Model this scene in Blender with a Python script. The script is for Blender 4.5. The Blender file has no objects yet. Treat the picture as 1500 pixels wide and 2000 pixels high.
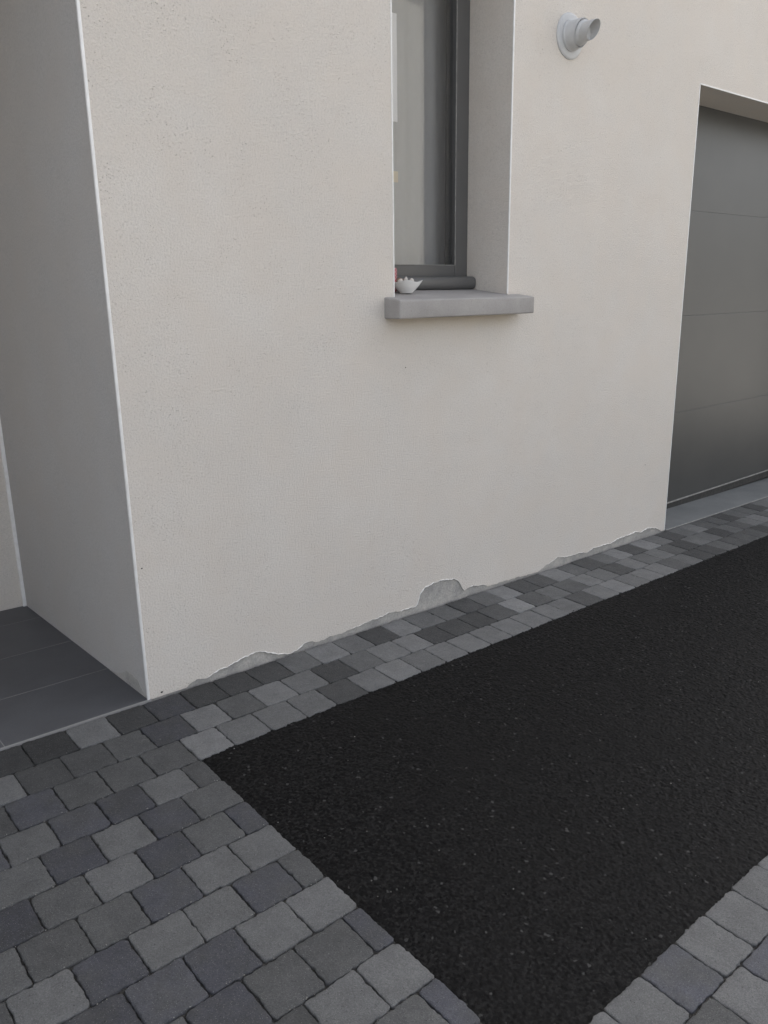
import bpy, math, random
import numpy as np
from mathutils import Matrix, Vector
random.seed(7); rng = np.random.default_rng(11)
S = bpy.context.scene
COL = S.collection
ZC = 1.3266                      # camera height above the foot of the house corner

# ------------------------------------------------------------------ camera
cam_d = bpy.data.cameras.new('camera'); cam = bpy.data.objects.new('camera', cam_d); COL.objects.link(cam)
S.camera = cam
RGT = Vector((0.75791173, -0.65219426, -0.01457577))
DWN = Vector((-0.18356834, -0.19177696, -0.96411839))
FWD = Vector((0.62599718, 0.73339229, -0.26507223))
cam.matrix_world = Matrix(((RGT.x, -DWN.x, -FWD.x, 0), (RGT.y, -DWN.y, -FWD.y, 0), (RGT.z, -DWN.z, -FWD.z, ZC), (0, 0, 0, 1)))
cam_d.sensor_fit = 'HORIZONTAL'; cam_d.sensor_width = 36; cam_d.lens = 1578.4/1500*36
cam_d.clip_start = 0.05; cam_d.clip_end = 600
S.render.resolution_x = 768; S.render.resolution_y = 1024

# ------------------------------------------------------------------ sky, sun, exposure
SUN_EL = math.radians(47); SUN_AZ = math.radians(52)      # azimuth from +Y towards +X: behind the house, to the right
w = bpy.data.worlds.new('World'); S.world = w; w.use_nodes = True
nt = w.node_tree; bg = nt.nodes['Background']
sky = nt.nodes.new('ShaderNodeTexSky'); sky.sky_type = 'NISHITA'; sky.sun_disc = False
sky.sun_elevation = SUN_EL; sky.sun_rotation = SUN_AZ
sky.air_density = 0.9; sky.dust_density = 5.0; sky.ozone_density = 0.6; sky.altitude = 100
hs = nt.nodes.new('ShaderNodeHueSaturation'); hs.inputs['Saturation'].default_value = 0.35      # hazy, nearly white sky
nt.links.new(sky.outputs[0], hs.inputs['Color']); nt.links.new(hs.outputs[0], bg.inputs[0]); bg.inputs[1].default_value = 0.14
sl = bpy.data.lights.new('sun', 'SUN'); sl.energy = 3.6; sl.angle = math.radians(0.5); sl.color = (1, 0.95, 0.87)
so = bpy.data.objects.new('sun', sl); COL.objects.link(so)
sd = Vector((math.sin(SUN_AZ)*math.cos(SUN_EL), math.cos(SUN_AZ)*math.cos(SUN_EL), math.sin(SUN_EL)))
so.rotation_euler = sd.to_track_quat('Z', 'Y').to_euler(); so.location = sd*30
S.view_settings.view_transform = 'Standard'; S.view_settings.look = 'None'
S.view_settings.exposure = 1.66; S.view_settings.gamma = 1
S.render.engine = 'CYCLES'; S.cycles.max_bounces = 8; S.cycles.diffuse_bounces = 5

# ------------------------------------------------------------------ helpers
GX, GY = -0.02112, 0.04318
def gz(x, y):
    return GX*(np.clip(x, -8, 14)-0.990) + GY*(np.clip(y, -6, 4)-2.4)

def lin(c):
    c = c/255.0
    return c/12.92 if c <= 0.04045 else ((c+0.055)/1.055)**2.4

class MB:
    def __init__(s): s.v = []; s.f = []; s.c = []
    def face_add(s, vs, fs):
        n = len(s.v); s.v += [tuple(map(float, q)) for q in vs]; s.f += [tuple(n+i for i in f) for f in fs]
    def box(s, x0, x1, y0, y1, z0, z1):
        vs = [(x, y, z) for z in (z0, z1) for (x, y) in ((x0, y0), (x1, y0), (x1, y1), (x0, y1))]
        s.face_add(vs, [(3, 2, 1, 0), (4, 5, 6, 7), (0, 1, 5, 4), (1, 2, 6, 5), (2, 3, 7, 6), (3, 0, 4, 7)]); return s
    def bevbox(s, x0, x1, y0, y1, z0, z1, b, seg=2):
        import bmesh
        bm = bmesh.new(); bmesh.ops.create_cube(bm, size=1)
        for v in bm.verts:
            v.co = Vector(((x0+x1)/2+v.co.x*(x1-x0), (y0+y1)/2+v.co.y*(y1-y0), (z0+z1)/2+v.co.z*(z1-z0)))
        bmesh.ops.bevel(bm, geom=bm.edges[:], offset=b, segments=seg, profile=.5, affect='EDGES')
        bm.verts.index_update(); s.face_add([v.co for v in bm.verts], [[v.index for v in f.verts] for f in bm.faces]); bm.free(); return s
    def tube(s, pts, r, n=8, cap=True):
        # tube along a list of points, radius r (number or list)
        P = [Vector(p) for p in pts]; m = len(P); vs = []; fs = []
        for i, p in enumerate(P):
            t = (P[min(i+1, m-1)]-P[max(i-1, 0)]).normalized()
            a = t.cross(Vector((0.13, 0.21, 0.97))).normalized(); b = t.cross(a)
            rr = r[i] if isinstance(r, (list, tuple)) else r
            vs += [p+(a*math.cos(q)+b*math.sin(q))*rr for q in (2*math.pi*k/n for k in range(n))]
        for i in range(m-1):
            for k in range(n): fs.append((i*n+k, i*n+(k+1) % n, (i+1)*n+(k+1) % n, (i+1)*n+k))
        if cap: fs.append(tuple(range(n))[::-1]); fs.append(tuple((m-1)*n+k for k in range(n)))
        s.face_add(vs, fs); return s
    def build(s, name, m=None, parent=None, smooth=False, loc=None):
        me = bpy.data.meshes.new(name); me.from_pydata(s.v, [], s.f); me.validate(); me.update()
        o = bpy.data.objects.new(name, me); COL.objects.link(o)
        if m: me.materials.append(m)
        if parent is not None: o.parent = parent
        if smooth:
            me.polygons.foreach_set('use_smooth', [True]*len(me.polygons))
            if hasattr(me, 'set_sharp_from_angle'): me.set_sharp_from_angle(angle=math.radians(38))
        return o

def tag(o, label=None, cat=None, group=None, kind=None):
    for k, v in (('label', label), ('category', cat), ('group', group), ('kind', kind)):
        if v: o[k] = v
    return o
def empty(name, loc=(0, 0, 0)):
    o = bpy.data.objects.new(name, None); COL.objects.link(o); o.location = loc; o.empty_display_size = .2; return o

# ------------------------------------------------------------------ materials
class N:
    """small node helper"""
    def __init__(s, name):
        s.m = bpy.data.materials.new(name); s.m.use_nodes = True; s.t = s.m.node_tree
        s.b = s.t.nodes['Principled BSDF']; s.pos = s.t.nodes.new('ShaderNodeTexCoord').outputs['Object']
    def n(s, typ, **k):
        q = s.t.nodes.new(typ)
        for a, v in k.items(): setattr(q, a, v)
        return q
    def link(s, a, b): s.t.links.new(a, b)
    def inp(s, q, i, v):
        if hasattr(v, 'is_output') or isinstance(v, bpy.types.NodeSocket): s.link(v, q.inputs[i])
        else: q.inputs[i].default_value = v
    def noise(s, sc, det=4, rough=.55, dist=0, vec=None, out=0):
        q = s.n('ShaderNodeTexNoise'); s.link(vec or s.pos, q.inputs['Vector'])
        q.inputs['Scale'].default_value = sc; q.inputs['Detail'].default_value = det
        q.inputs['Roughness'].default_value = rough; q.inputs['Distortion'].default_value = dist
        return q.outputs[out]
    def vor(s, sc, feature='F1', vec=None, out='Distance', rand=1):
        q = s.n('ShaderNodeTexVoronoi', feature=feature); s.link(vec or s.pos, q.inputs['Vector'])
        q.inputs['Scale'].default_value = sc; q.inputs['Randomness'].default_value = rand
        return q.outputs[out]
    def ramp(s, v, stops):
        q = s.n('ShaderNodeValToRGB'); s.link(v, q.inputs[0]); e = q.color_ramp.elements
        while len(e) < len(stops): e.new(.5)
        for i, (p, c) in enumerate(stops):
            e[i].position = p; e[i].color = (c, c, c, 1) if isinstance(c, (int, float)) else tuple(c)+(1,)
        return q.outputs[0]
    def mix(s, f, a, b, mode='MIX'):
        q = s.n('ShaderNodeMix', data_type='RGBA', blend_type=mode)
        s.inp(q, 0, f)
        for i, v in ((6, a), (7, b)):
            if isinstance(v, (tuple, list)): v = tuple(v)[:3]+(1,)
            elif isinstance(v, (int, float)): v = (v, v, v, 1)
            s.inp(q, i, v)
        return q.outputs[2]
    def math(s, op, a, b=0.0):
        q = s.n('ShaderNodeMath', operation=op); s.inp(q, 0, a); s.inp(q, 1, b); return q.outputs[0]
    def bump(s, h, dist, strength=1, nrm=None):
        q = s.n('ShaderNodeBump'); s.link(h, q.inputs['Height']); q.inputs['Distance'].default_value = dist
        q.inputs['Strength'].default_value = strength
        if nrm: s.link(nrm, q.inputs['Normal'])
        return q.outputs[0]
    def done(s, col=None, rough=.8, nrm=None, spec=.5, metal=0):
        if col is not None:
            if isinstance(col, (tuple, list)): s.b.inputs['Base Color'].default_value = tuple(col)[:3]+(1,)
            else: s.link(col, s.b.inputs['Base Color'])
        s.inp(s.b, 'Roughness', rough); s.b.inputs['Specular IOR Level'].default_value = spec
        s.b.inputs['Metallic'].default_value = metal
        if nrm: s.link(nrm, s.b.inputs['Normal'])
        return s.m

def mat_render(name, base, pit=1.0, amp=.0016):
    k = N(name)
    g1 = k.noise(150, 5, .62); g2 = k.noise(430, 3, .6)
    pits = k.ramp(k.vor(105), [(0.0, 1), (.10, .75), (.2, 0)])
    gate = k.ramp(k.noise(9, 3), [(.42, 0), (.62, 1)])
    pits = k.math('MULTIPLY', pits, gate)
    big = k.ramp(k.noise(1.3, 4, .6), [(.3, .955), (.7, 1.035)])
    mott = k.ramp(g1, [(.3, .88), (.5, 1.0), (.7, 1.07)])
    c = k.mix(1, tuple(base), big, 'MULTIPLY'); c = k.mix(1, c, mott, 'MULTIPLY')
    hue = k.noise(5, 3); c = k.mix(k.ramp(hue, [(.35, 0), (.65, .6)]), c, (base[0]*1.0, base[1]*.972, base[2]*.945))
    dark = k.ramp(k.noise(210, 4, .72), [(.27, .55), (.41, 1)])
    c = k.mix(.75*pit, c, dark, 'MULTIPLY')
    c = k.mix(k.math('MULTIPLY', pits, .8*pit), c, (base[0]*.45, base[1]*.43, base[2]*.42))  # shade inside the pits, painted into the render colour
    if pit > .5:     # warm yellowish glow under the window sill, painted into the wall colour
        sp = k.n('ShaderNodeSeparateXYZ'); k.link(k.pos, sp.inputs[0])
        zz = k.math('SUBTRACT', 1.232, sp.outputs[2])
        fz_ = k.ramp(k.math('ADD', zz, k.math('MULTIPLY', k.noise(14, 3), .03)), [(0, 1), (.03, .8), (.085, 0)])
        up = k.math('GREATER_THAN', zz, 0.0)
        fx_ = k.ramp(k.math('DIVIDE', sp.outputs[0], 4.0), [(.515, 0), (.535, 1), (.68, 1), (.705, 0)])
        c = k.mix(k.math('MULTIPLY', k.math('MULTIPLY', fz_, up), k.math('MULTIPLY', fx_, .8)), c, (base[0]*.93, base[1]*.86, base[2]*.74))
    h = k.math('ADD', k.math('MULTIPLY', g1, 1.0), k.math('MULTIPLY', g2, .35))
    h = k.math('SUBTRACT', h, k.math('MULTIPLY', pits, .9))
    return k.done(c, .92, k.bump(h, amp, .9), .25)

M = {}
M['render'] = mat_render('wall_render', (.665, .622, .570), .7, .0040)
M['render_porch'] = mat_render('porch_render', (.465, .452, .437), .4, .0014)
k = N('plinth_render')
c = k.mix(k.ramp(k.noise(14, 5, .65), [(.35, 0), (.68, 1)]), (.345, .335, .32), (.50, .475, .44))
c = k.mix(.6, c, k.ramp(k.noise(160, 4, .7), [(.3, .68), (.6, 1.08)]), 'MULTIPLY')
M['plinth'] = k.done(c, .9, k.bump(k.noise(90, 6, .72), .0045, 1), .25)
k = N('white_bead'); M['bead'] = k.done(k.mix(k.ramp(k.noise(30, 4), [(.4, 0), (.75, .5)]), (.86, .85, .83), (.66, .64, .61)), .5, spec=.4)
k = N('salt_rim'); M['rim'] = k.done(k.mix(k.ramp(k.noise(80, 4), [(.4, 0), (.6, 1)]), (.92, .90, .87), (.74, .72, .69)), .9, k.bump(k.noise(200), .001), .2)
k = N('cast_stone')
c = k.mix(k.ramp(k.noise(7, 5, .6), [(.35, 0), (.7, 1)]), (.33, .312, .298), (.39, .37, .352))
c = k.mix(.7, c, k.ramp(k.noise(300, 3, .7), [(.3, .82), (.6, 1.06)]), 'MULTIPLY')
c = k.mix(k.ramp(k.vor(46), [(.0, .8), (.06, .5), (.075, 0)]), c, (.12, .11, .105))
M['sill'] = k.done(c, .8, k.bump(k.noise(220, 4), .0008, .6), .3)
k = N('concrete_slab')
c = k.mix(k.ramp(k.noise(4, 6, .65), [(.3, 0), (.7, 1)]), (.15, .157, .158), (.2, .205, .203))
c = k.mix(.6, c, k.ramp(k.noise(180, 4, .7), [(.3, .8), (.6, 1.08)]), 'MULTIPLY')
M['slab'] = k.done(c, .8, k.bump(k.noise(160, 4), .001, .6), .3)
k = N('anthracite_frame')
M['frame'] = k.done(k.mix(k.ramp(k.noise(6, 4), [(.3, 0), (.7, .5)]), (.100, .099, .097), (.118, .116, .113)), .42, k.bump(k.noise(500, 2), .0002, .3), .5)
k = N('door_paint')
st = k.n('ShaderNodeMapping'); k.link(k.pos, st.inputs[0]); st.inputs['Scale'].default_value = (1, 1, 1)
M['door'] = k.done(k.mix(k.ramp(k.noise(3, 5), [(.3, 0), (.7, 1)]), (.052, .053, .052), (.062, .062, .060)), .36, k.bump(k.noise(420, 3, .6), .0004, .5), .55)
k = N('black_rubber'); M['rubber'] = k.done(k.mix(k.ramp(k.noise(60), [(.4, 0), (.7, 1)]), (.018, .018, .018), (.04, .038, .036)), .7)
k = N('dusty_strip'); M['strip'] = k.done(k.mix(k.ramp(k.noise(40), [(.4, 0), (.7, 1)]), (.22, .215, .205), (.33, .32, .3)), .7)
k = N('grey_plastic'); M['pvc'] = k.done(k.mix(k.ramp(k.noise(25), [(.4, 0), (.7, 1)]), (.51, .513, .513), (.47, .473, .473)), .45)
k = N('pipe_inside'); M['pipe_in'] = k.done(k.mix(k.ramp(k.noise(25), [(.4, 0), (.7, 1)]), (.60, .60, .60), (.52, .52, .52)), .7)
k = N('white_ceramic'); M['ceramic'] = k.done(k.mix(k.noise(8), (.80, .80, .79), (.76, .76, .75)), .12, spec=.6)
k = N('window_glass')
k.b.inputs['Base Color'].default_value = (.99, .99, .99, 1); k.b.inputs['Transmission Weight'].default_value = 1
k.b.inputs['Roughness'].default_value = 0.0; k.b.inputs['IOR'].default_value = 1.52
k.link(k.bump(k.noise(3, 2), .002, .25), k.b.inputs['Normal']); M['glass'] = k.m
k = N('room_plaster'); M['room'] = k.done(k.mix(k.noise(3), (.62, .61, .58), (.56, .55, .52)), .9)
k = N('net_curtain'); M['curtain'] = k.done(k.mix(k.noise(60), (.52, .52, .51), (.47, .47, .465)), .9)
k = N('pale_card'); M['pale'] = k.done(k.mix(k.noise(20), (.9, .9, .9), (.84, .84, .84)), .7)
k = N('cream_card'); M['cream'] = k.done(k.mix(k.noise(20), (.72, .62, .45), (.66, .57, .42)), .7)
k = N('red_pattern')
ch = k.n('ShaderNodeTexChecker'); k.link(k.pos, ch.inputs[0]); ch.inputs['Scale'].default_value = 150
M['red'] = k.done(k.mix(k.math('MULTIPLY', ch.outputs[1], .6), (.30, .03, .05), (.55, .40, .38)), .35)
k = N('pebble_stone'); oi = k.n('ShaderNodeObjectInfo')
M['pebble'] = k.done(k.mix(k.ramp(oi.outputs['Random'], [(.4, 0), (.6, 1)]), (.72, .68, .62), (.28, .19, .10)), .5)
# tiles
k = N('porch_tile')
c = k.mix(k.ramp(k.noise(5, 5, .6), [(.3, 0), (.7, 1)]), (.074, .0755, .081), (.094, .096, .103))
c = k.mix(.5, c, k.ramp(k.noise(260, 3, .7), [(.3, .75), (.65, 1.15)]), 'MULTIPLY')
M['tile'] = k.done(c, .5, k.bump(k.noise(260, 3), .0004, .5), .5)
k = N('grout'); M['grout'] = k.done(k.mix(k.noise(50), (.24, .235, .23), (.32, .31, .30)), .9)
# pavers
k = N('tumbled_paver')
at = k.n('ShaderNodeAttribute'); at.attribute_name = 'tone'
bw = k.n('ShaderNodeRGBToBW'); k.link(at.outputs['Color'], bw.inputs[0])
tone_c = k.mix(k.ramp(k.noise(11, 4, .6), [(.38, 0), (.64, .85)]), at.outputs['Color'], bw.outputs[0])
c = k.mix(.9, tone_c, k.ramp(k.noise(15, 6, .68), [(.3, .82), (.7, 1.16)]), 'MULTIPLY')
c = k.mix(.6, c, k.ramp(k.noise(150, 4, .8), [(.32, .78), (.5, 1), (.68, 1.22)]), 'MULTIPLY')
c = k.mix(.75, c, k.ramp(k.noise(330, 4, .75), [(.3, .58), (.5, 1), (.7, 1.42)]), 'MULTIPLY')
c = k.mix(k.ramp(k.vor(210), [(0, .9), (.10, .7), (.16, 0)]), c, (.30, .295, .28), )          # pale sand grains
c = k.mix(k.ramp(k.noise(520, 2, .5), [(.70, 0), (.76, .55)]), c, (.42, .41, .39))
c = k.mix(k.ramp(k.vor(64), [(0, .9), (.055, .7), (.085, 0)]), c, (.025, .025, .026))           # blow holes
scr = k.noise(46, 6, .75, 2.2); c = k.mix(k.ramp(scr, [(.64, 0), (.76, .6)]), c, (.30, .295, .285))  # chalky scuffs
k2h = k.math('ADD', k.noise(250, 5, .7), k.math('MULTIPLY', k.noise(40, 3), 1.5))
k2h = k.math('SUBTRACT', k2h, k.ramp(k.vor(64), [(0, 1), (.055, .7), (.085, 0)]))
M['paver'] = k.done(c, .82, k.bump(k2h, .0030, 1), .35)
k = N('joint_sand')
c = k.mix(k.ramp(k.noise(320, 4, .7), [(.35, 0), (.7, 1)]), (.010, .010, .010), (.10, .095, .088))
M['sand'] = k.done(c, .95, k.bump(k.noise(300, 4, .8), .003, 1), .2)
# asphalt
k = N('fresh_asphalt')
cell = k.vor(150, out='Color'); sepc = k.n('ShaderNodeSeparateColor'); k.link(cell, sepc.inputs[0])
c = k.mix(k.ramp(sepc.outputs[0], [(.1, 0), (.6, .35), (.95, 1)]), (.0010, .0010, .0011), (.0165, .0160, .0158))
c = k.mix(.8, c, k.ramp(k.noise(260, 4, .75), [(.34, .35), (.52, 1), (.68, 1.7)]), 'MULTIPLY')
c = k.mix(k.ramp(k.noise(2.2, 5, .6), [(.35, 0), (.7, .6)]), c, (.0075, .0072, .0070))
c = k.mix(k.ramp(sepc.outputs[1], [(.990, 0), (.996, .6)]), c, (.085, .083, .08))
c = k.mix(k.ramp(k.noise(900, 2, .5), [(.685, 0), (.73, .5)]), c, (.12, .117, .11))
h = k.math('ADD', k.math('MULTIPLY', k.vor(150), -1.0), k.math('MULTIPLY', k.noise(420, 4, .7), .6))
M['asphalt'] = k.done(c, .68, k.bump(h, .0004, .6), .12)
k = N('grit'); M['grit'] = k.done(k.mix(k.ramp(k.noise(60), [(.4, 0), (.6, 1)]), (.28, .27, .25), (.14, .13, .12)), .8)
k = N('moss'); M['moss'] = k.done(k.mix(k.noise(200), (.10, .11, .02), (.16, .15, .04)), .9)
k = N('far_ground'); M['ground'] = k.done(k.mix(k.ramp(k.noise(.6, 6), [(.4, 0), (.6, 1)]), (.20, .195, .185), (.28, .27, .25)), .95, k.bump(k.noise(80, 4), .004, .6), .2)
k = N('neighbour_render'); M['nrender'] = k.done(k.mix(k.noise(.8, 5), (.36, .35, .32), (.40, .39, .36)), .9, k.bump(k.noise(90, 4), .003, .6), .2)
k = N('roof_tile'); wv = k.n('ShaderNodeTexWave'); k.link(k.pos, wv.inputs[0]); wv.inputs['Scale'].default_value = 3
M['roof'] = k.done(k.mix(k.noise(4), (.06, .058, .058), (.10, .095, .09)), .7, k.bump(wv.outputs[1], .02), .4)

# ------------------------------------------------------------------ ground sheets
def sheet(name, x0, x1, y0, y1, nx, ny, off, m):
    X, Y = np.meshgrid(np.linspace(x0, x1, nx), np.linspace(y0, y1, ny)); Z = gz(X, Y)+off
    return grid(name, X, Y, Z, m)
def grid(name, X, Y, Z, m, parent=None):
    ny, nx = X.shape; V = np.stack([X, Y, Z], -1).reshape(-1, 3).astype(np.float32)
    i = (np.arange(ny-1)[:, None]*nx+np.arange(nx-1)[None]).reshape(-1)
    F = np.stack([i, i+1, i+nx+1, i+nx], -1).astype(np.int32)
    me = bpy.data.meshes.new(name); me.vertices.add(len(V)); me.vertices.foreach_set('co', V.ravel())
    me.loops.add(F.size); me.loops.foreach_set('vertex_index', F.ravel()); me.polygons.add(len(F))
    me.polygons.foreach_set('loop_start', np.arange(0, F.size, 4, dtype=np.int32))
    me.polygons.foreach_set('use_smooth', np.ones(len(F), bool)); me.update(calc_edges=True); me.validate()
    me.materials.append(m); o = bpy.data.objects.new(name, me); COL.objects.link(o)
    if parent: o.parent = parent
    return o
xs = np.array([-250, -60, -20, -8, -4, 0, 4, 8, 14, 25, 60, 250.]); ys = np.array([-250, -60, -20, -6, -3, 0, 2, 4, 8, 20, 60, 250.])
XX, YY = np.meshgrid(xs, ys)
tag(grid('ground', XX, YY, gz(XX, YY)-.06, M['ground']), kind='structure')
tag(sheet('joint_sand', -2.6, .9605, -1.9, 2.396, 30, 30, -.0065, M['sand']), kind='structure')
tag(sheet('joint_sand', .9605, 9.0, 1.993, 2.396, 60, 6, -.0066, M['sand']), kind='structure')
tag(sheet('joint_sand', .9605, 9.0, -1.9, .716, 60, 20, -.0066, M['sand']), kind='structure')
tag(sheet('driveway_base', .9, 9.0, .6, 2.1, 20, 6, -.022, M['asphalt']), kind='structure')

# asphalt with real relief: domes of stone on a jittered lattice
def stones(X, Y, cell, seed):
    r = np.random.default_rng(seed); cx = np.floor(X/cell).astype(int); cy = np.floor(Y/cell).astype(int)
    ox, oy = cx.min()-2, cy.min()-2; nx, ny = cx.max()-ox+4, cy.max()-oy+4
    jx, jy, hh = r.random((nx, ny)), r.random((nx, ny)), r.random((nx, ny))
    best = np.full(X.shape, 9.); bh = np.zeros(X.shape)
    for a in (-1, 0, 1):
        for b in (-1, 0, 1):
            ix, iy = cx+a-ox, cy+b-oy
            d = np.hypot(X/cell-(cx+a+jx[ix, iy]), Y/cell-(cy+b+jy[ix, iy]))
            mk = d < best; best = np.where(mk, d, best); bh = np.where(mk, hh[ix, iy], bh)
    return np.sqrt(np.clip(1-(best/.85)**2, 0, 1))*(.35+.65*bh)
AX0, AX1, AY0, AY1 = .962, 5.4, .712, 1.998
X, Y = np.meshgrid(np.arange(AX0, AX1, .0030), np.arange(AY0, AY1, .0030))
Z = gz(X, Y)-.0078+.0030*stones(X, Y, .0080, 3)+.0012*stones(X, Y, .019, 4)+.0002*rng.standard_normal(X.shape)
Z += .0016*np.sin(X*2.1+1)*np.sin(Y*3.3)
Z -= .0030*np.exp(-((X-AX0)/.05)) + .002*np.exp(-((Y-AY0)/.04))
Z += .0045*np.exp(-((AY1-Y)/.012))
X2 = X+.0008*rng.standard_normal(X.shape); Y2 = Y+.0008*rng.standard_normal(X.shape)
road = tag(grid('driveway_asphalt', X2, Y2, Z, M['asphalt']), kind='structure')
tag(sheet('driveway_asphalt', AX1-.004, 8.9, AY0, AY1, 30, 12, -.0055, M['asphalt']), kind='structure')

# ------------------------------------------------------------------ pavers
YT = [2.392, 2.256, 2.122, 1.987, 1.862, 1.735, 1.611, 1.486, 1.363, 1.236, 1.108, .983, .850, .717, .592, .466]
while YT[-1] > -1.8: YT.append(YT[-1]-.127)
# joint positions and tones (grey level as seen, with a trailing p for the bluish blocks) read row by row
ROW = {
0: ([.441, .57, .702, .833, .961, 1.094, 1.222, 1.353, 1.488, 1.618, 1.753, 1.877, 2.008, 2.129, 2.269, 2.392, 2.517, 2.647, 2.779, 2.908, 3.037, 3.176, 3.299, 3.440, 3.561, 3.689, 3.828, 3.964],
    '56 54 104 60 64p 57 62 66 92 112 98 66 114 94 92 72 92 118 74 78 118 94 76 96 118 74 118'),
1: ([.508, .637, .767, .89, 1.027, 1.155, 1.283, 1.417, 1.55, 1.681, 1.812, 1.947, 2.068, 2.189, 2.321, 2.445, 2.58, 2.703, 2.832, 2.966, 3.102, 3.225, 3.36, 3.49, 3.62, 3.75, 3.88],
    '68 73 82 66p 108 80 108 98 64 92 108 110 64 68 66 78 124 80 96 86 112 98 72 108 92 100'),
2: ([.441, .57, .696, .825, .957, 1.082, 1.217, 1.353, 1.479, 1.615, 1.743, 1.872, 1.999, 2.122, 2.252, 2.38, 2.507, 2.645, 2.761, 2.89, 3.02, 3.15, 3.28, 3.41, 3.54],
    '75p 76 80 78 112 98 96 96 68 102 112 98 104 108 102 106 104 106 100 76 108 114 100 108'),
3: ([.385, .508, .638, .763, .892, .962], '90 76p 68p 96 76'),
4: ([.32, .448, .575, .705, .829, .962], '88 68p 98 70p 86'),
5: ([.255, .381, .508, .639, .764, .891, .962], '64p 82 98 70p 86 72p'),
6: ([.19, .314, .443, .571, .702, .829, .962], '88 78 82 74p 98 98'),
7: ([.128, .256, .384, .509, .638, .766, .896, .962], '76 98 72p 98 96 74p 83'),
8: ([.19, .319, .446, .576, .703, .835, .964], '70p 68p 80p 72p 98 100'),
9: ([.256, .384, .514, .645, .774, .908, .964], '84 86 72p 82 80 76p'),
10: ([.45, .58, .711, .843, .964], '74p 70 100 104'),
11: ([.66, .788, .906, .964], '86 88 82p'),
12: ([.70, .83, .964], '92 84'),
13: ([.905, 1.037, 1.169, 1.301, 1.439, 1.567, 1.699, 1.832, 1.962, 2.094], '96 104 98 86p 106 102 100 106 96'),
14: ([1.108, 1.239, 1.369, 1.497, 1.63], '100 82 106 86p'),
}
def tone(v):
    p = v.endswith('p'); g = float(v.rstrip('p')); g += rng.uniform(-1.5, 1.5)
    a = lin(g)*PV
    return (a*.965, a*.975, a*1.12) if p else (a*1.0, a*1.0, a*.985)
PV = 1.03
PAL = ['64', '70', '76', '82', '88', '94', '98', '102', '108', '72p', '78p', '68p']
pv = []; 
for r in range(len(YT)-1):
    js, ts = ROW.get(r, ([], '')); ts = ts.split()
    known = [(js[i], js[i+1], ts[i]) for i in range(len(js)-1)]
    rest = []
    if known: lo, hi = js[0], js[-1]
    else: lo = hi = (.962 if r % 2 == 0 else .897)
    x = lo
    while x > -2.5:
        st = .1295+rng.uniform(-.002, .002); rest.append((x-st, x, rng.choice(PAL))); x -= st
    x = hi
    if r < 3 or r > 12:
        while x < 8.8:
            st = .1295+rng.uniform(-.003, .003); rest.append((x, x+st, rng.choice(PAL[:9]))); x += st
    elif hi < .95:
        rest.append((hi, .962, rng.choice(PAL)))
    for a, b, t in known+rest: pv.append((a, b, YT[r+1], YT[r], str(t), r))
VV = []; FF = []; CC = []
def paver(x0, x1, y0, y1, t, r):
    near = -0.3 < x0 < 5.6 and y1 > .3
    gap = .0008; x0 += gap+rng.uniform(0, .0010); x1 -= gap+rng.uniform(0, .0012); y0 += gap+rng.uniform(0, .0012); y1 -= gap+rng.uniform(0, .0012)
    wd, hg = x1-x0, y1-y0; n = 15 if near else 4; cr = [rng.uniform(.006, .0125) for _ in range(4)]
    pts = []
    cs = [(x1, y1, -1, -1), (x0, y1, 1, -1), (x0, y0, 1, 1), (x1, y0, -1, 1)]
    for ci in range(4):
        cx, cy, sx, sy = cs[ci]; rr = min(cr[ci], wd*.3); ox, oy = cx+sx*rr, cy+sy*rr
        for q in range(4):
            a = ci*math.pi/2+q/3*math.pi/2; pts.append((ox+rr*math.cos(a), oy+rr*math.sin(a)))
        nx_, ny_, sx2, sy2 = cs[(ci+1) % 4]; rr2 = min(cr[(ci+1) % 4], wd*.3)
        e0 = pts[-1]; a = (ci+1)*math.pi/2; e1 = (nx_+sx2*rr2+rr2*math.cos(a), ny_+sy2*rr2+rr2*math.sin(a))
        for q in range(1, n): pts.append((e0[0]+(e1[0]-e0[0])*q/n, e0[1]+(e1[1]-e0[1])*q/n))
    P = np.array(pts); c = P.mean(0); m = len(P)
    d = P-c; L = np.hypot(d[:, 0], d[:, 1])[:, None]; u = d/L
    ph = rng.uniform(0, 6.28, 6); th = np.arctan2(d[:, 1], d[:, 0])
    wob = .0008*np.sin(3*th+ph[0])+.0007*np.sin(7*th+ph[1])+.0007*np.sin(17*th+ph[2])+.0009*rng.standard_normal(m)
    if near:
        for _ in range(rng.integers(1, 4)):       # chipped arris
            t0 = rng.uniform(-3.14, 3.14); wob -= rng.uniform(.001, .0035)*np.exp(-((np.angle(np.exp(1j*(th-t0)))/.10)**2))
    tilt = rng.uniform(-.007, .007, 2); dz = rng.uniform(-.0012, .0012)
    rings = [(.0, -.022), (.0, -.0042), (.0007, -.0017), (.0020, -.0005), (.0042, 0.0), (.018, .0002)]
    base = len(VV); 
    for ins, z in rings:
        s_ = wob*(1-ins/.03)-ins+(rng.standard_normal(m)*.0006 if ins < .005 else 0)
        Q = P+u*np.asarray(s_)[:, None]
        zz = gz(Q[:, 0], Q[:, 1])+z+dz+tilt[0]*(Q[:, 0]-c[0])+tilt[1]*(Q[:, 1]-c[1])
        VV.extend(np.column_stack([Q, zz]).tolist())
    VV.append([c[0], c[1], float(gz(c[0], c[1]))+dz+.0004])
    R = len(rings)
    for i in range(R-1):
        for q in range(m): FF.append((base+i*m+q, base+i*m+(q+1) % m, base+(i+1)*m+(q+1) % m, base+(i+1)*m+q))
    for q in range(m): FF.append((base+(R-1)*m+q, base+(R-1)*m+(q+1) % m, base+R*m))
    CC.extend([tone(t)+(1.0,)]*(R*m+1))
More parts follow.
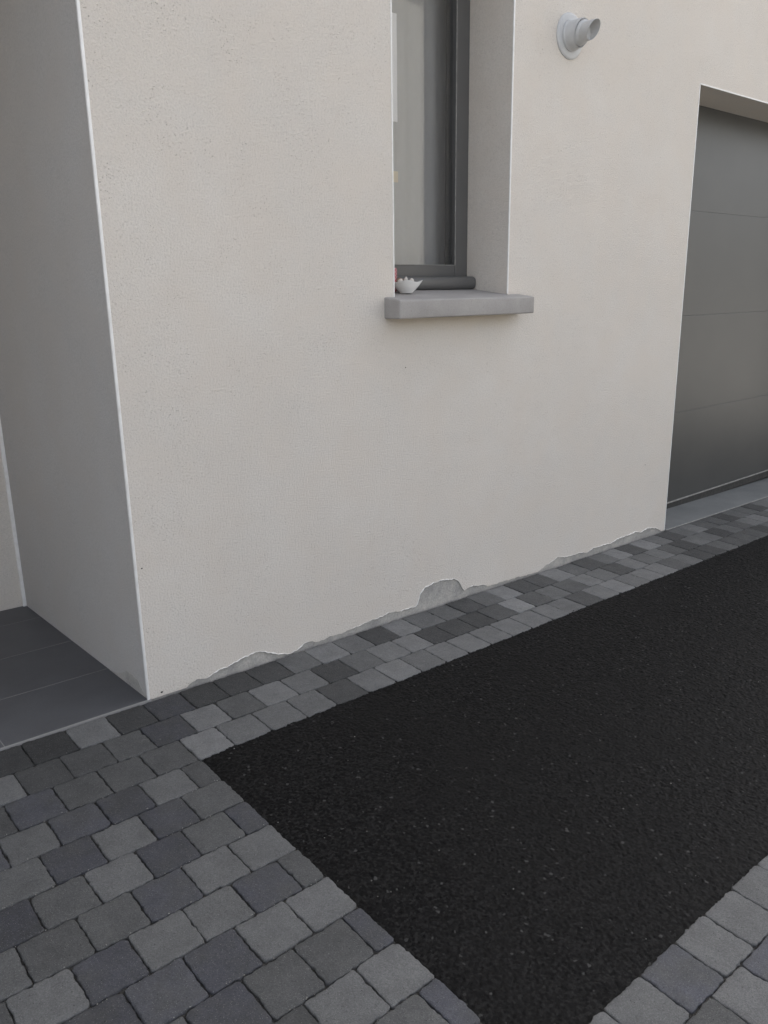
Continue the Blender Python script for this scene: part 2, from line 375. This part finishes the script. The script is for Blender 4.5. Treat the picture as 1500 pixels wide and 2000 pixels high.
for q in pv: paver(*q)
me = bpy.data.meshes.new('pavement'); me.from_pydata(VV, [], FF); me.update()
ca = me.color_attributes.new('tone', 'FLOAT_COLOR', 'POINT'); ca.data.foreach_set('color', np.array(CC, np.float32).ravel())
me.polygons.foreach_set('use_smooth', [True]*len(me.polygons)); me.materials.append(M['paver'])
o = bpy.data.objects.new('pavement', me); COL.objects.link(o); tag(o, kind='structure')

# ------------------------------------------------------------------ the house
WX0, WX1 = 2.116, 2.770        # window opening
GX0, GX1 = 4.222, 6.72         # garage opening
ZS = ZC-.025                   # foot of the window opening on the wall face
ZL = ZC+.993                   # garage lintel
ZW = ZC+1.42                   # window head (out of frame)
TOP = 5.6; WY = 2.400; CX = .990; TH = .30
house = tag(empty('house', (CX, WY, 0)), 'pale rendered house with a narrow window, a grey garage door and a tiled porch recess', 'house')
def hp(mb, name, m, parent=None, smooth=False):
    o = mb.build(name, m, None, smooth)
    if parent is None or parent is house:
        o.parent = house; o.matrix_parent_inverse = Matrix.Translation((-CX, -WY, 0))
    else:
        o.parent = parent
    return o

# lower edge of the top coat, where it has come away above the paving: (x, height above paving)
DL = [(.995, .001), (1.132, .001), (1.146, .010), (1.169, .020), (1.199, .015), (1.219, .013), (1.255, .027), (1.307, .034), (1.35, .042), (1.394, .051), (1.423, .053), (1.46, .037), (1.504, .020), (1.545, .004), (1.566, .001), (1.602, .010), (1.639, .027), (1.695, .013), (1.745, .015), (1.848, .017), (1.902, .025), (1.97, .029), (2.068, .037), (2.155, .029), (2.221, .029), (2.24, .053), (2.246, .080), (2.27, .098), (2.323, .112), (2.386, .111), (2.45, .103), (2.483, .086), (2.507, .049), (2.524, .030), (2.568, .039), (2.62, .032), (2.655, .029), (2.68, .010), (2.738, .012), (2.855, .010), (3.05, .001), (3.15, .032), (3.211, .046), (3.297, .031), (3.385, .033), (3.454, .020), (3.52, .034), (3.614, .032), (3.686, .030), (3.757, .045), (3.832, .043), (3.908, .050), (3.961, .037), (4.023, .047), (4.077, .046), (4.15, .023), (4.192, .003), (4.222, .002)]
px = np.array([a for a, b in DL]); pz = np.array([b for a, b in DL])
def crest(n):
    x = np.linspace(.995, GX0, n); z = np.interp(x, px, pz)
    r = np.random.default_rng(5)
    j = sum(a*np.sin(x*f+p) for a, f, p in ((.0016, 61, 1), (.0012, 143, 2), (.0009, 290, .4), (.0006, 610, 2.2)))
    z = np.where(z > .004, np.maximum(z+j+r.standard_normal(n)*.0004, .002), z)
    zz = z.copy(); zz[1:-1] = (z[:-2]+2*z[1:-1]+z[2:])/4
    return x, zz+gz(x, WY)
cx, cz = crest(900)
# top coat: face at WY, 4 mm proud of the plinth coat; bands of quads between openings
def coat():
    mb = MB()
    zlow = .16
    # fringe strip from crest up to zlow
    n = len(cx); base = 0
    v = [(x, WY, z) for x, z in zip(cx, cz)]+[(x, WY, zlow) for x in cx]+[(x, WY+.005, z-.0005) for x, z in zip(cx, cz)]
    f = [(i, i+1, n+i+1, n+i) for i in range(n-1)]+[(2*n+i, 2*n+i+1, i+1, i) for i in range(n-1)]
    mb.face_add(v, f)
    def q(x0, x1, z0, z1): mb.face_add([(x0, WY, z0), (x1, WY, z0), (x1, WY, z1), (x0, WY, z1)], [(0, 1, 2, 3)])
    q(.995, WX0, zlow, TOP); q(WX0, WX1, zlow, ZS-.03); q(WX0, WX1, ZW, TOP); q(WX1, GX0, zlow, TOP); q(GX0, GX1, ZL, TOP); q(GX1, 11.5, -.3, TOP)
    return mb
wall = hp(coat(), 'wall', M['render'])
wall['label'] = 'pale grainy rendered front wall with its coat flaking along the foot'
# structural body behind the coat (closed boxes, 4 mm behind)
b = MB(); y0, y1 = WY+.004, WY+TH
b.box(CX, WX0-.0, y0, y1, -.4, TOP-.002); b.box(WX0, WX1, y0, y1, -.4, ZS-.09); b.box(WX0, WX1, y0, y1, ZW, TOP-.002)
b.box(WX1, GX0, y0, y1, -.4, TOP-.002); b.box(GX0, GX1, y0, y1, ZL+.002, TOP-.002); b.box(GX1, 11.5, y0, y1, -.4, TOP-.002)
b.box(11.2, 11.5, y1, 9.5, -.4, TOP-.002); b.box(-5.5, 11.5, 9.5, 9.8, -.4, TOP-.002)
hp(b, 'plinth_coat', M['plinth'], house)['label'] = 'duller grey undercoat bared in ragged patches along the foot of the wall'
# window reveals (top coat returns), deep to the frame
YF = 2.640
rv = MB()
rv.face_add([(WX1-.001, WY, ZS), (WX1-.001, YF+.06, ZS), (WX1-.001, YF+.06, ZW), (WX1-.001, WY, ZW)], [(0, 1, 2, 3)])
rv.face_add([(WX0+.001, WY, ZS), (WX0+.001, YF+.06, ZS), (WX0+.001, YF+.06, ZW), (WX0+.001, WY, ZW)], [(3, 2, 1, 0)])
rv.face_add([(WX0, WY, ZW-.001), (WX1, WY, ZW-.001), (WX1, YF+.06, ZW-.001), (WX0, YF+.06, ZW-.001)], [(0, 1, 2, 3)])
hp(rv, 'window_reveal', M['render'], house)
# garage soffit and jambs
rv = MB(); YD = 2.662
rv.face_add([(GX0, WY, ZL), (GX1, WY, ZL), (GX1, YD+.05, ZL), (GX0, YD+.05, ZL)], [(0, 1, 2, 3)])
rv.face_add([(GX0-.001+.002, WY+.001, -.2), (GX0+.001, YD+.05, -.2), (GX0+.001, YD+.05, ZL), (GX0+.001, WY+.001, ZL)], [(0, 1, 2, 3)])
rv.face_add([(GX1-.001, WY+.001, -.2), (GX1-.001, YD+.05, -.2), (GX1-.001, YD+.05, ZL), (GX1-.001, WY+.001, ZL)], [(0, 1, 2, 3)])
hp(rv, 'garage_reveal', M['render'], house)
# porch recess
PBY = 3.575; PX = .962
pw = MB()
pw.box(PX+.0, CX-.001, WY+.012, WY+.10, -.1, 2.74)   # return that carries the corner
pw = MB()
pw.face_add([(CX, WY+.004, -.1), (PX, PBY, -.1), (PX, PBY, 2.76), (CX, WY+.004, 2.76)], [(0, 1, 2, 3)])
pw.face_add([(CX+.3, WY+.3, -.1), (PX+.3, PBY+.3, -.1), (PX+.3, PBY+.3, 2.76), (CX+.3, WY+.3, 2.76)], [(3, 2, 1, 0)])
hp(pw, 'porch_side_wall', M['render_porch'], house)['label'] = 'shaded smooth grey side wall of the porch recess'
pb = MB(); pb.box(-.9, PX, PBY, PBY+.25, -.1, 2.76)
hp(pb, 'porch_back_wall', M['render'], house)
pl = MB(); pl.box(-1.15, -.9, WY+.004, PBY+.25, -.1, 2.76); pl.box(-5.5, -1.15, WY, WY+TH, -.4, TOP-.004); pl.box(-5.5, -5.2, WY+TH, 9.5, -.4, TOP-.004)
pl.box(-1.15, CX-.004, WY+.004, WY+TH, 2.76, TOP-.006); pl.box(-1.15, 1.3, WY+TH, PBY+.5, 2.762, 3.0)
hp(pl, 'porch_surround', M['render'], house)
rf = MB(); rf.box(-5.8, 11.8, 2.15, 10.1, TOP, TOP+.25)
hp(rf, 'roof', M['roof'], house)
# corner beads
def bead(x, y, z0, z1, wx, wy): return MB().bevbox(x-wx/2, x+wx/2, y-wy/2, y+wy/2, z0, z1, min(wx, wy)*.3)
o = hp(bead(CX+.001, WY+.002, -.005, 2.78, .0095, .010), 'corner_bead', M['bead'], house, True); o['label'] = 'white corner bead on the outer edge of the wall by the porch'
o = hp(bead(PX-.004, PBY-.004, .0, 2.74, .020, .012), 'corner_bead', M['bead'], house, True); o['label'] = 'white strip in the far corner of the porch recess'
hp(bead(WX0-.0005, WY+.001, ZS-.004, ZW, .006, .006), 'corner_bead', M['bead'], house, True)
hp(bead(WX1+.0005, WY+.001, ZS+.001, ZW, .0075, .006), 'corner_bead', M['bead'], house, True)
hp(bead(GX0-.0005, WY+.001, float(gz(GX0, WY)), ZL, .006, .006), 'corner_bead', M['bead'], house, True)
hp(MB().bevbox(GX0-.003, GX1, WY-.003, WY+.004, ZL-.003, ZL+.004, .0018), 'lintel_bead', M['bead'], house, True)
# pale salt rim along the flaked edge
sel = [(1.20, 1.66, .0020), (2.12, 2.53, .0022), (2.55, 2.68, .0010), (1.86, 2.1, .0010), (3.12, 3.45, .0013), (3.45, 4.19, .0024)]
for a, c_, r_ in sel:
    ii = np.where((cx > a) & (cx < c_))[0]; rm = MB()
    n_ = len(ii); rr = [r_*(.35+.9*abs(math.sin(i*.37)*math.sin(i*.083+1)))*min(1, 8*(min(i, n_-1-i)+.6)/n_) for i in range(n_)]
    rm.tube([(cx[i], WY-.0010, cz[i]+.0004) for i in ii], rr, 6)
    hp(rm, 'flaked_edge', M['rim'], wall, True)
# damp patch low on the porch side wall
dp = MB(); pts = [(0, -.02), (0, .012), (.03, .02), (.06, .048), (.10, .056), (.15, .052), (.19, .030), (.24, .012), (.30, .004), (.30, -.02)]
def sw(t, z, o=.0015):
    f = t/(PBY-WY); return (CX+(PX-CX)*f-o, WY+.008+t, z)
n = len(pts); dp.face_add([sw(t, z) for t, z in pts]+[sw(t, z, -.004) for t, z in pts], [tuple(range(n))[::-1]]+[(i, (i+1) % n, n+(i+1) % n, n+i) for i in range(n)])
hp(dp, 'damp_patch', M['plinth'], house)
# little dark nicks in the wall face
for x, z, r_ in ((2.172, ZC-.298, .0028), (1.039, ZC-1.313, .0045), (3.963, ZC-.96, .003), (1.012, ZC-.86, .003)):
    nk = MB(); nn = 9
    nk.face_add([(x+r_*(1+.3*math.sin(3*a))*math.cos(a), WY-.0006, z+r_*.8*math.sin(a)) for a in (2*math.pi*i/nn for i in range(nn))]+[(x, WY+.003, z)], [(i, (i+1) % nn, nn) for i in range(nn)]+[tuple(range(nn))])
    hp(nk, 'nick', M['rubber'], wall)

# window: frame (mesh) > pane, bottom rail, gasket
fr = MB(); fw = .079
fr.bevbox(WX0, WX0+fw, YF, YF+.07, ZS, ZW, .003); fr.bevbox(WX1-fw, WX1-.001, YF, YF+.07, ZS, ZW, .003)
fr.bevbox(WX0+fw+.001, WX1-fw-.001, YF+.001, YF+.069, ZS, ZC+.100, .003); fr.bevbox(WX0+fw+.001, WX1-fw-.001, YF+.001, YF+.069, ZW-.08, ZW, .003)
win = hp(fr, 'window', M['frame'], house); win['label'] = 'tall narrow window in a dark grey frame'
MB().box(WX0+fw-.004, WX1-fw+.004, YF+.018, YF+.026, ZC+.095, ZW-.075).build('pane', M['glass'], win)
gk = MB(); gk.box(WX1-fw-.003, WX1-fw+.0005, YF-.0015, YF+.0012, ZC+.1, ZW-.08); gk.box(WX0+fw+.001, WX1-fw-.003, YF-.0008, YF+.018, ZC+.0995, ZC+.1025)
gk.build('gasket', M['strip'], win)
# rounded bottom rail across the foot of the window, with a domed end
rl = MB(); n = 20; R_ = .028; prof = []
xa, xb = WX0+.002, WX1-.002
secs = [(xa, .8), (xa+.006, 1), (xb-.014, 1), (xb-.007, .96), (xb-.003, .86), (xb, .66)]
for x, s_ in secs:
    for q in range(n):
        a = 2*math.pi*q/n; ca_, sa_ = math.cos(a), math.sin(a)
        ex = .7; prof.append((x, 2.606+R_*s_*math.copysign(abs(ca_)**ex, ca_), ZC+.0245+R_*s_*math.copysign(abs(sa_)**ex, sa_)))
fs = [(i*n+q, i*n+(q+1) % n, (i+1)*n+(q+1) % n, (i+1)*n+q) for i in range(len(secs)-1) for q in range(n)]
fs += [tuple(range(n)), tuple((len(secs)-1)*n+q for q in range(n))[::-1]]
rl.face_add(prof, fs); rl.build('bottom_rail', M['frame'], win, True)
# stone sill, weathered slope on top
import bmesh
def sill():
    bm = bmesh.new(); x0, x1, ya, yb = WX0-.050, WX1+.078, 2.312, YF+.02
    zt = lambda y: ZC-.002-(2.61-y)*.118
    co = [(x0, ya, ZC-.107), (x1, ya, ZC-.107), (x1, yb, ZC-.107), (x0, yb, ZC-.107), (x0, ya, zt(ya)), (x1, ya, zt(ya)), (x1, yb, zt(yb)), (x0, yb, zt(yb))]
    vs = [bm.verts.new(c) for c in co]
    for f in ((3, 2, 1, 0), (4, 5, 6, 7), (0, 1, 5, 4), (1, 2, 6, 5), (2, 3, 7, 6), (3, 0, 4, 7)): bm.faces.new([vs[i] for i in f])
    bmesh.ops.bevel(bm, geom=[e for e in bm.edges], offset=.007, segments=3, profile=.6, affect='EDGES')
    bmesh.ops.subdivide_edges(bm, edges=[e for e in bm.edges if e.calc_length() > .1], cuts=12, use_grid_fill=True)
    m_ = MB(); bm.verts.index_update(); r = np.random.default_rng(2)
    m_.face_add([(v.co.x, v.co.y+r.normal()*.0004, v.co.z+r.normal()*.0004) for v in bm.verts], [[v.index for v in f.verts] for f in bm.faces]); return m_
hp(sill(), 'window_sill', M['sill'], house, True)['label'] = 'grey cast stone sill jutting out below the narrow window'
# the room behind the pane
rmn = MB()
rx0, rx1, ry0, ry1, rz0, rz1 = WX0-.9, WX1+1.0, WY+TH+.002, WY+3.2, .02, 2.62
rmn.face_add([(rx0, ry0, rz0), (rx1, ry0, rz0), (rx1, ry1, rz0), (rx0, ry1, rz0), (rx0, ry0, rz1), (rx1, ry0, rz1), (rx1, ry1, rz1), (rx0, ry1, rz1)],
             [(0, 1, 2, 3), (7, 6, 5, 4), (3, 2, 6, 7), (0, 3, 7, 4), (2, 1, 5, 6)])
hp(rmn, 'room', M['room'], house)
cu = MB(); n = 90; v = []
for zz in (ZC+.06, ZW+.05):
    for i in range(n):
        t = i/(n-1); v.append((WX0-.12+t*1.25, YF+.13+.004*math.sin(t*90+.5*math.sin(t*9)), zz))
nt1 = MB().bevbox(2.25, 2.3835, YF+.034, YF+.040, ZC+.655, ZC+1.045, .001).build('panel', M['pale']); tag(nt1, 'pale upright panel just behind the upper left of the window glass', 'panel')
nt2 = MB().bevbox(2.25, 2.3835, YF+.034, YF+.040, ZC+.427, ZC+.469, .001).build('card', M['cream']); tag(nt2, 'small cream card just behind the left of the window glass', 'card')
cu.face_add(v, [(i, i+1, n+i+1, n+i) for i in range(n-1)])
cu = cu.build('curtain', M['curtain'], None, True); tag(cu, 'pale curtain hanging dimly behind the glass of the narrow window', 'curtain')
# garage door: four sections with shadow grooves
gd = MB(); zb = ZC-1.360; lv = [zb, ZC-.778, ZC-.182, ZC+.424, ZC+1.03]
for i in range(4):
    gd.bevbox(GX0-.03, GX1+.03, YD, YD+.04, lv[i]+(.0006 if i else 0), lv[i+1]-.0006, .0018, 2)
gd.box(GX0-.03, GX1+.03, YD+.0022, YD+.035, zb+.01, ZC+1.0)
gd = hp(gd, 'garage_door', M['door'], house); gd['label'] = 'smooth anthracite sectional garage door set back in the wall'
MB().bevbox(GX0-.03, GX1+.03, YD-.006, YD+.03, zb-.006, zb+.002, .001).build('metal_strip', M['strip'], gd)
MB().bevbox(GX0-.03, GX1+.03, YD-.002, YD+.03, zb-.055, zb-.007, .003).build('rubber_seal', M['rubber'], gd)
# concrete threshold in front of the door
th = MB(); nx = 14; v = []; 
xs_ = np.linspace(GX0+.001, GX1-.001, nx)
for y, dz in ((2.392, -.05), (2.392, .003), (2.396, .006), (YD+.03, .004)):
    v += [(x, y, float(gz(x, 2.40))+dz) for x in xs_]
th.face_add(v, [(r*nx+i, r*nx+i+1, (r+1)*nx+i+1, (r+1)*nx+i) for r in range(3) for i in range(nx-1)])
th = hp(th, 'threshold', M['slab'], house)
MB().tube([(x, 2.3905, float(gz(x, 2.40))+.0035) for x in xs_], .0026, 6).build('edge_strip', M['strip'], th)

# porch floor tiles
TZ = lambda x, y: GX*(x-.99)+.004
tf = MB(); 
ylines = [2.399, 2.722, 3.058, 3.394, 3.8]
for i in range(4):
    ya, yb = ylines[i]+.002, ylines[i+1]-.002
    xsq = [.529, -.068, -.665, -1.2] if i % 2 == 0 else [.83-.6, -.37, -.97, -1.3]
    xr = 1.0
    for xl in xsq:
        a, c_ = xl+.0015, xr-.0015
        tf.face_add([(a, ya, TZ(a, ya)), (c_, ya, TZ(c_, ya)), (c_, yb, TZ(c_, yb)), (a, yb, TZ(a, yb)),
                     (a, ya, TZ(a, ya)-.02), (c_, ya, TZ(c_, ya)-.02), (c_, yb, TZ(c_, yb)-.02), (a, yb, TZ(a, yb)-.02)],
                    [(0, 1, 2, 3), (0, 4, 5, 1), (1, 5, 6, 2), (2, 6, 7, 3), (3, 7, 4, 0)])
        xr = xl
tag(tf.build('porch_floor', M['tile']), kind='structure')
gr = MB(); gr.face_add([(x, y, TZ(x, y)-.0006) for x, y in ((-1.2, 2.3965), (1.0, 2.3965), (1.0, 3.8), (-1.2, 3.8))]+[(x, 2.3965, -.03) for x in (-1.2, 1.0)], [(0, 1, 2, 3), (4, 5, 1, 0)])
tag(gr.build('floor_grout', M['grout']), kind='structure')

# ------------------------------------------------------------------ flue terminal on the wall
fx, fz = 3.128, ZC+1.030
vent = tag(empty('flue_vent', (fx, WY, fz)), 'pale grey round flue vent with a stubby slanted pipe sticking out of the upper wall', 'vent')
def ring_surf(secs, n=40):
    # secs: list of (y offset function of angle or number, radius); outward is -y
    m_ = MB(); v = []
    for off, r in secs:
        for q in range(n):
            a = 2*math.pi*q/n; oo = off(a) if callable(off) else off
            v.append((r*math.cos(a), -oo, r*math.sin(a)))
    m_.face_add(v, [(i*n+q, (i+1)*n+q, (i+1)*n+(q+1) % n, i*n+(q+1) % n) for i in range(len(secs)-1) for q in range(n)])
    return m_
ring_surf([(0, .0895), (.004, .0895), (.008, .086), (.0095, .08), (.0095, .058)]).build('wall_plate', M['pvc'], vent, True)
cut = lambda base, sl: (lambda a: base+sl*math.sin(a))
ring_surf([(.009, .061), (.016, .061), (.018, .058), (.022, .0565), (cut(.062, .014), .0545), (cut(.066, .014), .052), (cut(.060, .014), .047)]).build('outer_pipe', M['pvc'], vent, True)
ip = ring_surf([(.05, .0475), (cut(.070, .014), .046), (cut(.078, .012), .038), (cut(.122, .020), .0365), (cut(.1235, .020), .035), (cut(.12, .020), .0335)]).build('inner_pipe', M['pvc'], vent, True)
ring_surf([(cut(.1195, .020), .0336), (.085, .033), (.083, .001)]).build('bore', M['pipe_in'], ip, True)

# ------------------------------------------------------------------ things on the sill
def sz(y): return ZC-.002-(2.61-y)*.118
bx, by = 2.262, 2.492
bowl_loc = (bx, by, sz(by)+.001)
def bowl():
    m_ = MB(); n = 96; v = []; fs = []
    prof = [(.42, 0, 0), (.48, .003, 0), (.50, .006, .05), (.66, .015, .25), (.82, .027, .55), (.95, .039, .85), (1.0, .0445, 1), (.975, .045, 1), (.90, .040, .85), (.76, .029, .55), (.60, .018, .25), (.42, .010, .05), (.02, .008, 0)]
    rot = math.radians(-38)
    for rr, z, k_ in prof:
        for q in range(n):
            a = 2*math.pi*q/n; c4 = math.cos(2*(a-rot)*2)        # four raised, pulled-out corners
            pk = (.5+.5*c4)**1.15
            r = rr*(.0575+.0095*k_*pk)
            v.append((r*math.cos(a), r*math.sin(a), z+.0070*k_*k_*(pk-.2)))
    for i in range(len(prof)-1):
        for q in range(n): fs.append((i*n+q, i*n+(q+1) % n, (i+1)*n+(q+1) % n, (i+1)*n+q))
    fs.append(tuple(range(n))[::-1]); fs.append(tuple((len(prof)-1)*n+q for q in range(n)))
    m_.face_add(v, fs); return m_
bo = bowl().build('bowl', M['ceramic'], None, True); bo.location = bowl_loc
tag(bo, 'small white ceramic bowl with wavy pointed rim on the window sill', 'bowl')
pl_ = [((-.020, .012, .050), (.012, .010, .012), 'white rounded pebble nearest the left reveal in the white bowl'), ((.006, .008, .055), (.0080, .008, .014), 'small white pebble standing highest in the white bowl'),
       ((.023, -.008, .051), (.010, .009, .012), 'grey white pebble nearest the pointed right tip of the bowl'), ((-.008, .027, .052), (.019, .009, .013), 'flat brown piece lying at the back of the white bowl')]
for i, (p, s_, lb) in enumerate(pl_):
    bm = bmesh.new(); bmesh.ops.create_icosphere(bm, subdivisions=3, radius=1)
    m_ = MB(); bm.verts.index_update()
    m_.face_add([(v.co.x*s_[0]*(1+.12*math.sin(3*v.co.y+i)), v.co.y*s_[1], v.co.z*s_[2]*(1+.1*math.sin(4*v.co.x+i))) for v in bm.verts], [[v.index for v in f.verts] for f in bm.faces]); bm.free()
    mm = bpy.data.materials.new('pebble_tone'); mm.use_nodes = True
    q = m_.build('pebble', None, None, True); q.location = (bx+p[0], by+p[1], sz(by)+p[2]-.004)
    kk = N('pebble_white' if i != 3 else 'pebble_brown')
    q.data.materials.append(kk.done(kk.mix(kk.noise(150), (.70, .67, .62) if i != 3 else (.30, .21, .12), (.55, .50, .44) if i != 3 else (.18, .11, .06)), .5))
    tag(q, lb, 'pebble', 'pebbles in the white bowl')
jx, jy = 2.225, 2.545
jar = MB(); n = 36; prof = [(.0, 0), (.024, 0), (.0265, .003), (.0265, .085), (.0245, .092), (.0235, .093), (.0225, .088), (.0, .086)]
jar.face_add([(r*math.cos(2*math.pi*q/n), r*math.sin(2*math.pi*q/n), z) for r, z in prof for q in range(n)], [(i*n+q, i*n+(q+1) % n, (i+1)*n+(q+1) % n, (i+1)*n+q) for i in range(len(prof)-1) for q in range(n)])
j = jar.build('candle_jar', M['red'], None, True); j.location = (jx, jy, sz(jy)+.001)
tag(j, 'red patterned jar half hidden behind the white bowl on the sill', 'jar')

# ------------------------------------------------------------------ crumbs of grit, moss, on the paving
gt = MB(); rg = random.Random(4)
def chip(x, y, r, zo):
    bm = bmesh.new(); bmesh.ops.create_icosphere(bm, subdivisions=1, radius=r); bm.verts.index_update(); sq = rg.uniform(.4, .8); e = rg.uniform(.6, 1.3)
    gt.face_add([(x+v.co.x*e*(1+rg.uniform(-.25, .25)), y+v.co.y*(1+rg.uniform(-.25, .25)), float(gz(x, y))+zo+r*.4+v.co.z*sq) for v in bm.verts], [[v.index for v in f.verts] for f in bm.faces]); bm.free()
for _ in range(420):
    r = rg.randrange(0, 14); x = rg.uniform(.1, 4.4) if r < 3 else rg.uniform(.1, .95); chip(x, YT[r]+rg.uniform(-.006, .006), rg.uniform(.0007, .0019), .0)
for _ in range(60): chip(rg.uniform(.98, 4.4), rg.uniform(.74, 1.98), rg.uniform(.0009, .0022), -.003)
tag(gt.build('grit', M['grit']), 'pale crumbs of grit scattered on the driveway and in the paver joints', 'grit', kind='stuff')
ms = MB(); 
for _ in range(40):
    x, y = .548+rg.gauss(0, .004), 1.112+rg.gauss(0, .003); a = rg.uniform(0, 6.28); h_ = rg.uniform(.004, .009); z = float(gz(x, y))-.005
    dx, dy = .0012*math.cos(a), .0012*math.sin(a)
    ms.face_add([(x-dx, y-dy, z), (x+dx, y+dy, z), (x+rg.gauss(0, .003), y+rg.gauss(0, .003), z+h_)], [(0, 1, 2)])
tag(ms.build('moss', M['moss']), 'tiny yellow green tuft of moss in a paver joint', 'moss', kind='stuff')

# ------------------------------------------------------------------ the house across the way (mirrored in the window, throws light back)
nb = tag(empty('neighbour_house', (14, -9, -.4)), 'pale house standing opposite, seen only as a dim reflection in the window', 'house')
m_ = MB(); m_.box(9.4, 22, -17, -10.2, -.9, 8.4); q = m_.build('wall', M['nrender']); q.parent = nb; q.matrix_parent_inverse = Matrix.Translation((-14, 9, .4))
m_ = MB(); m_.box(9.0, 22.4, -17.4, -9.8, 8.4, 8.65); q = m_.build('roof', M['roof']); q.parent = nb; q.matrix_parent_inverse = Matrix.Translation((-14, 9, .4))
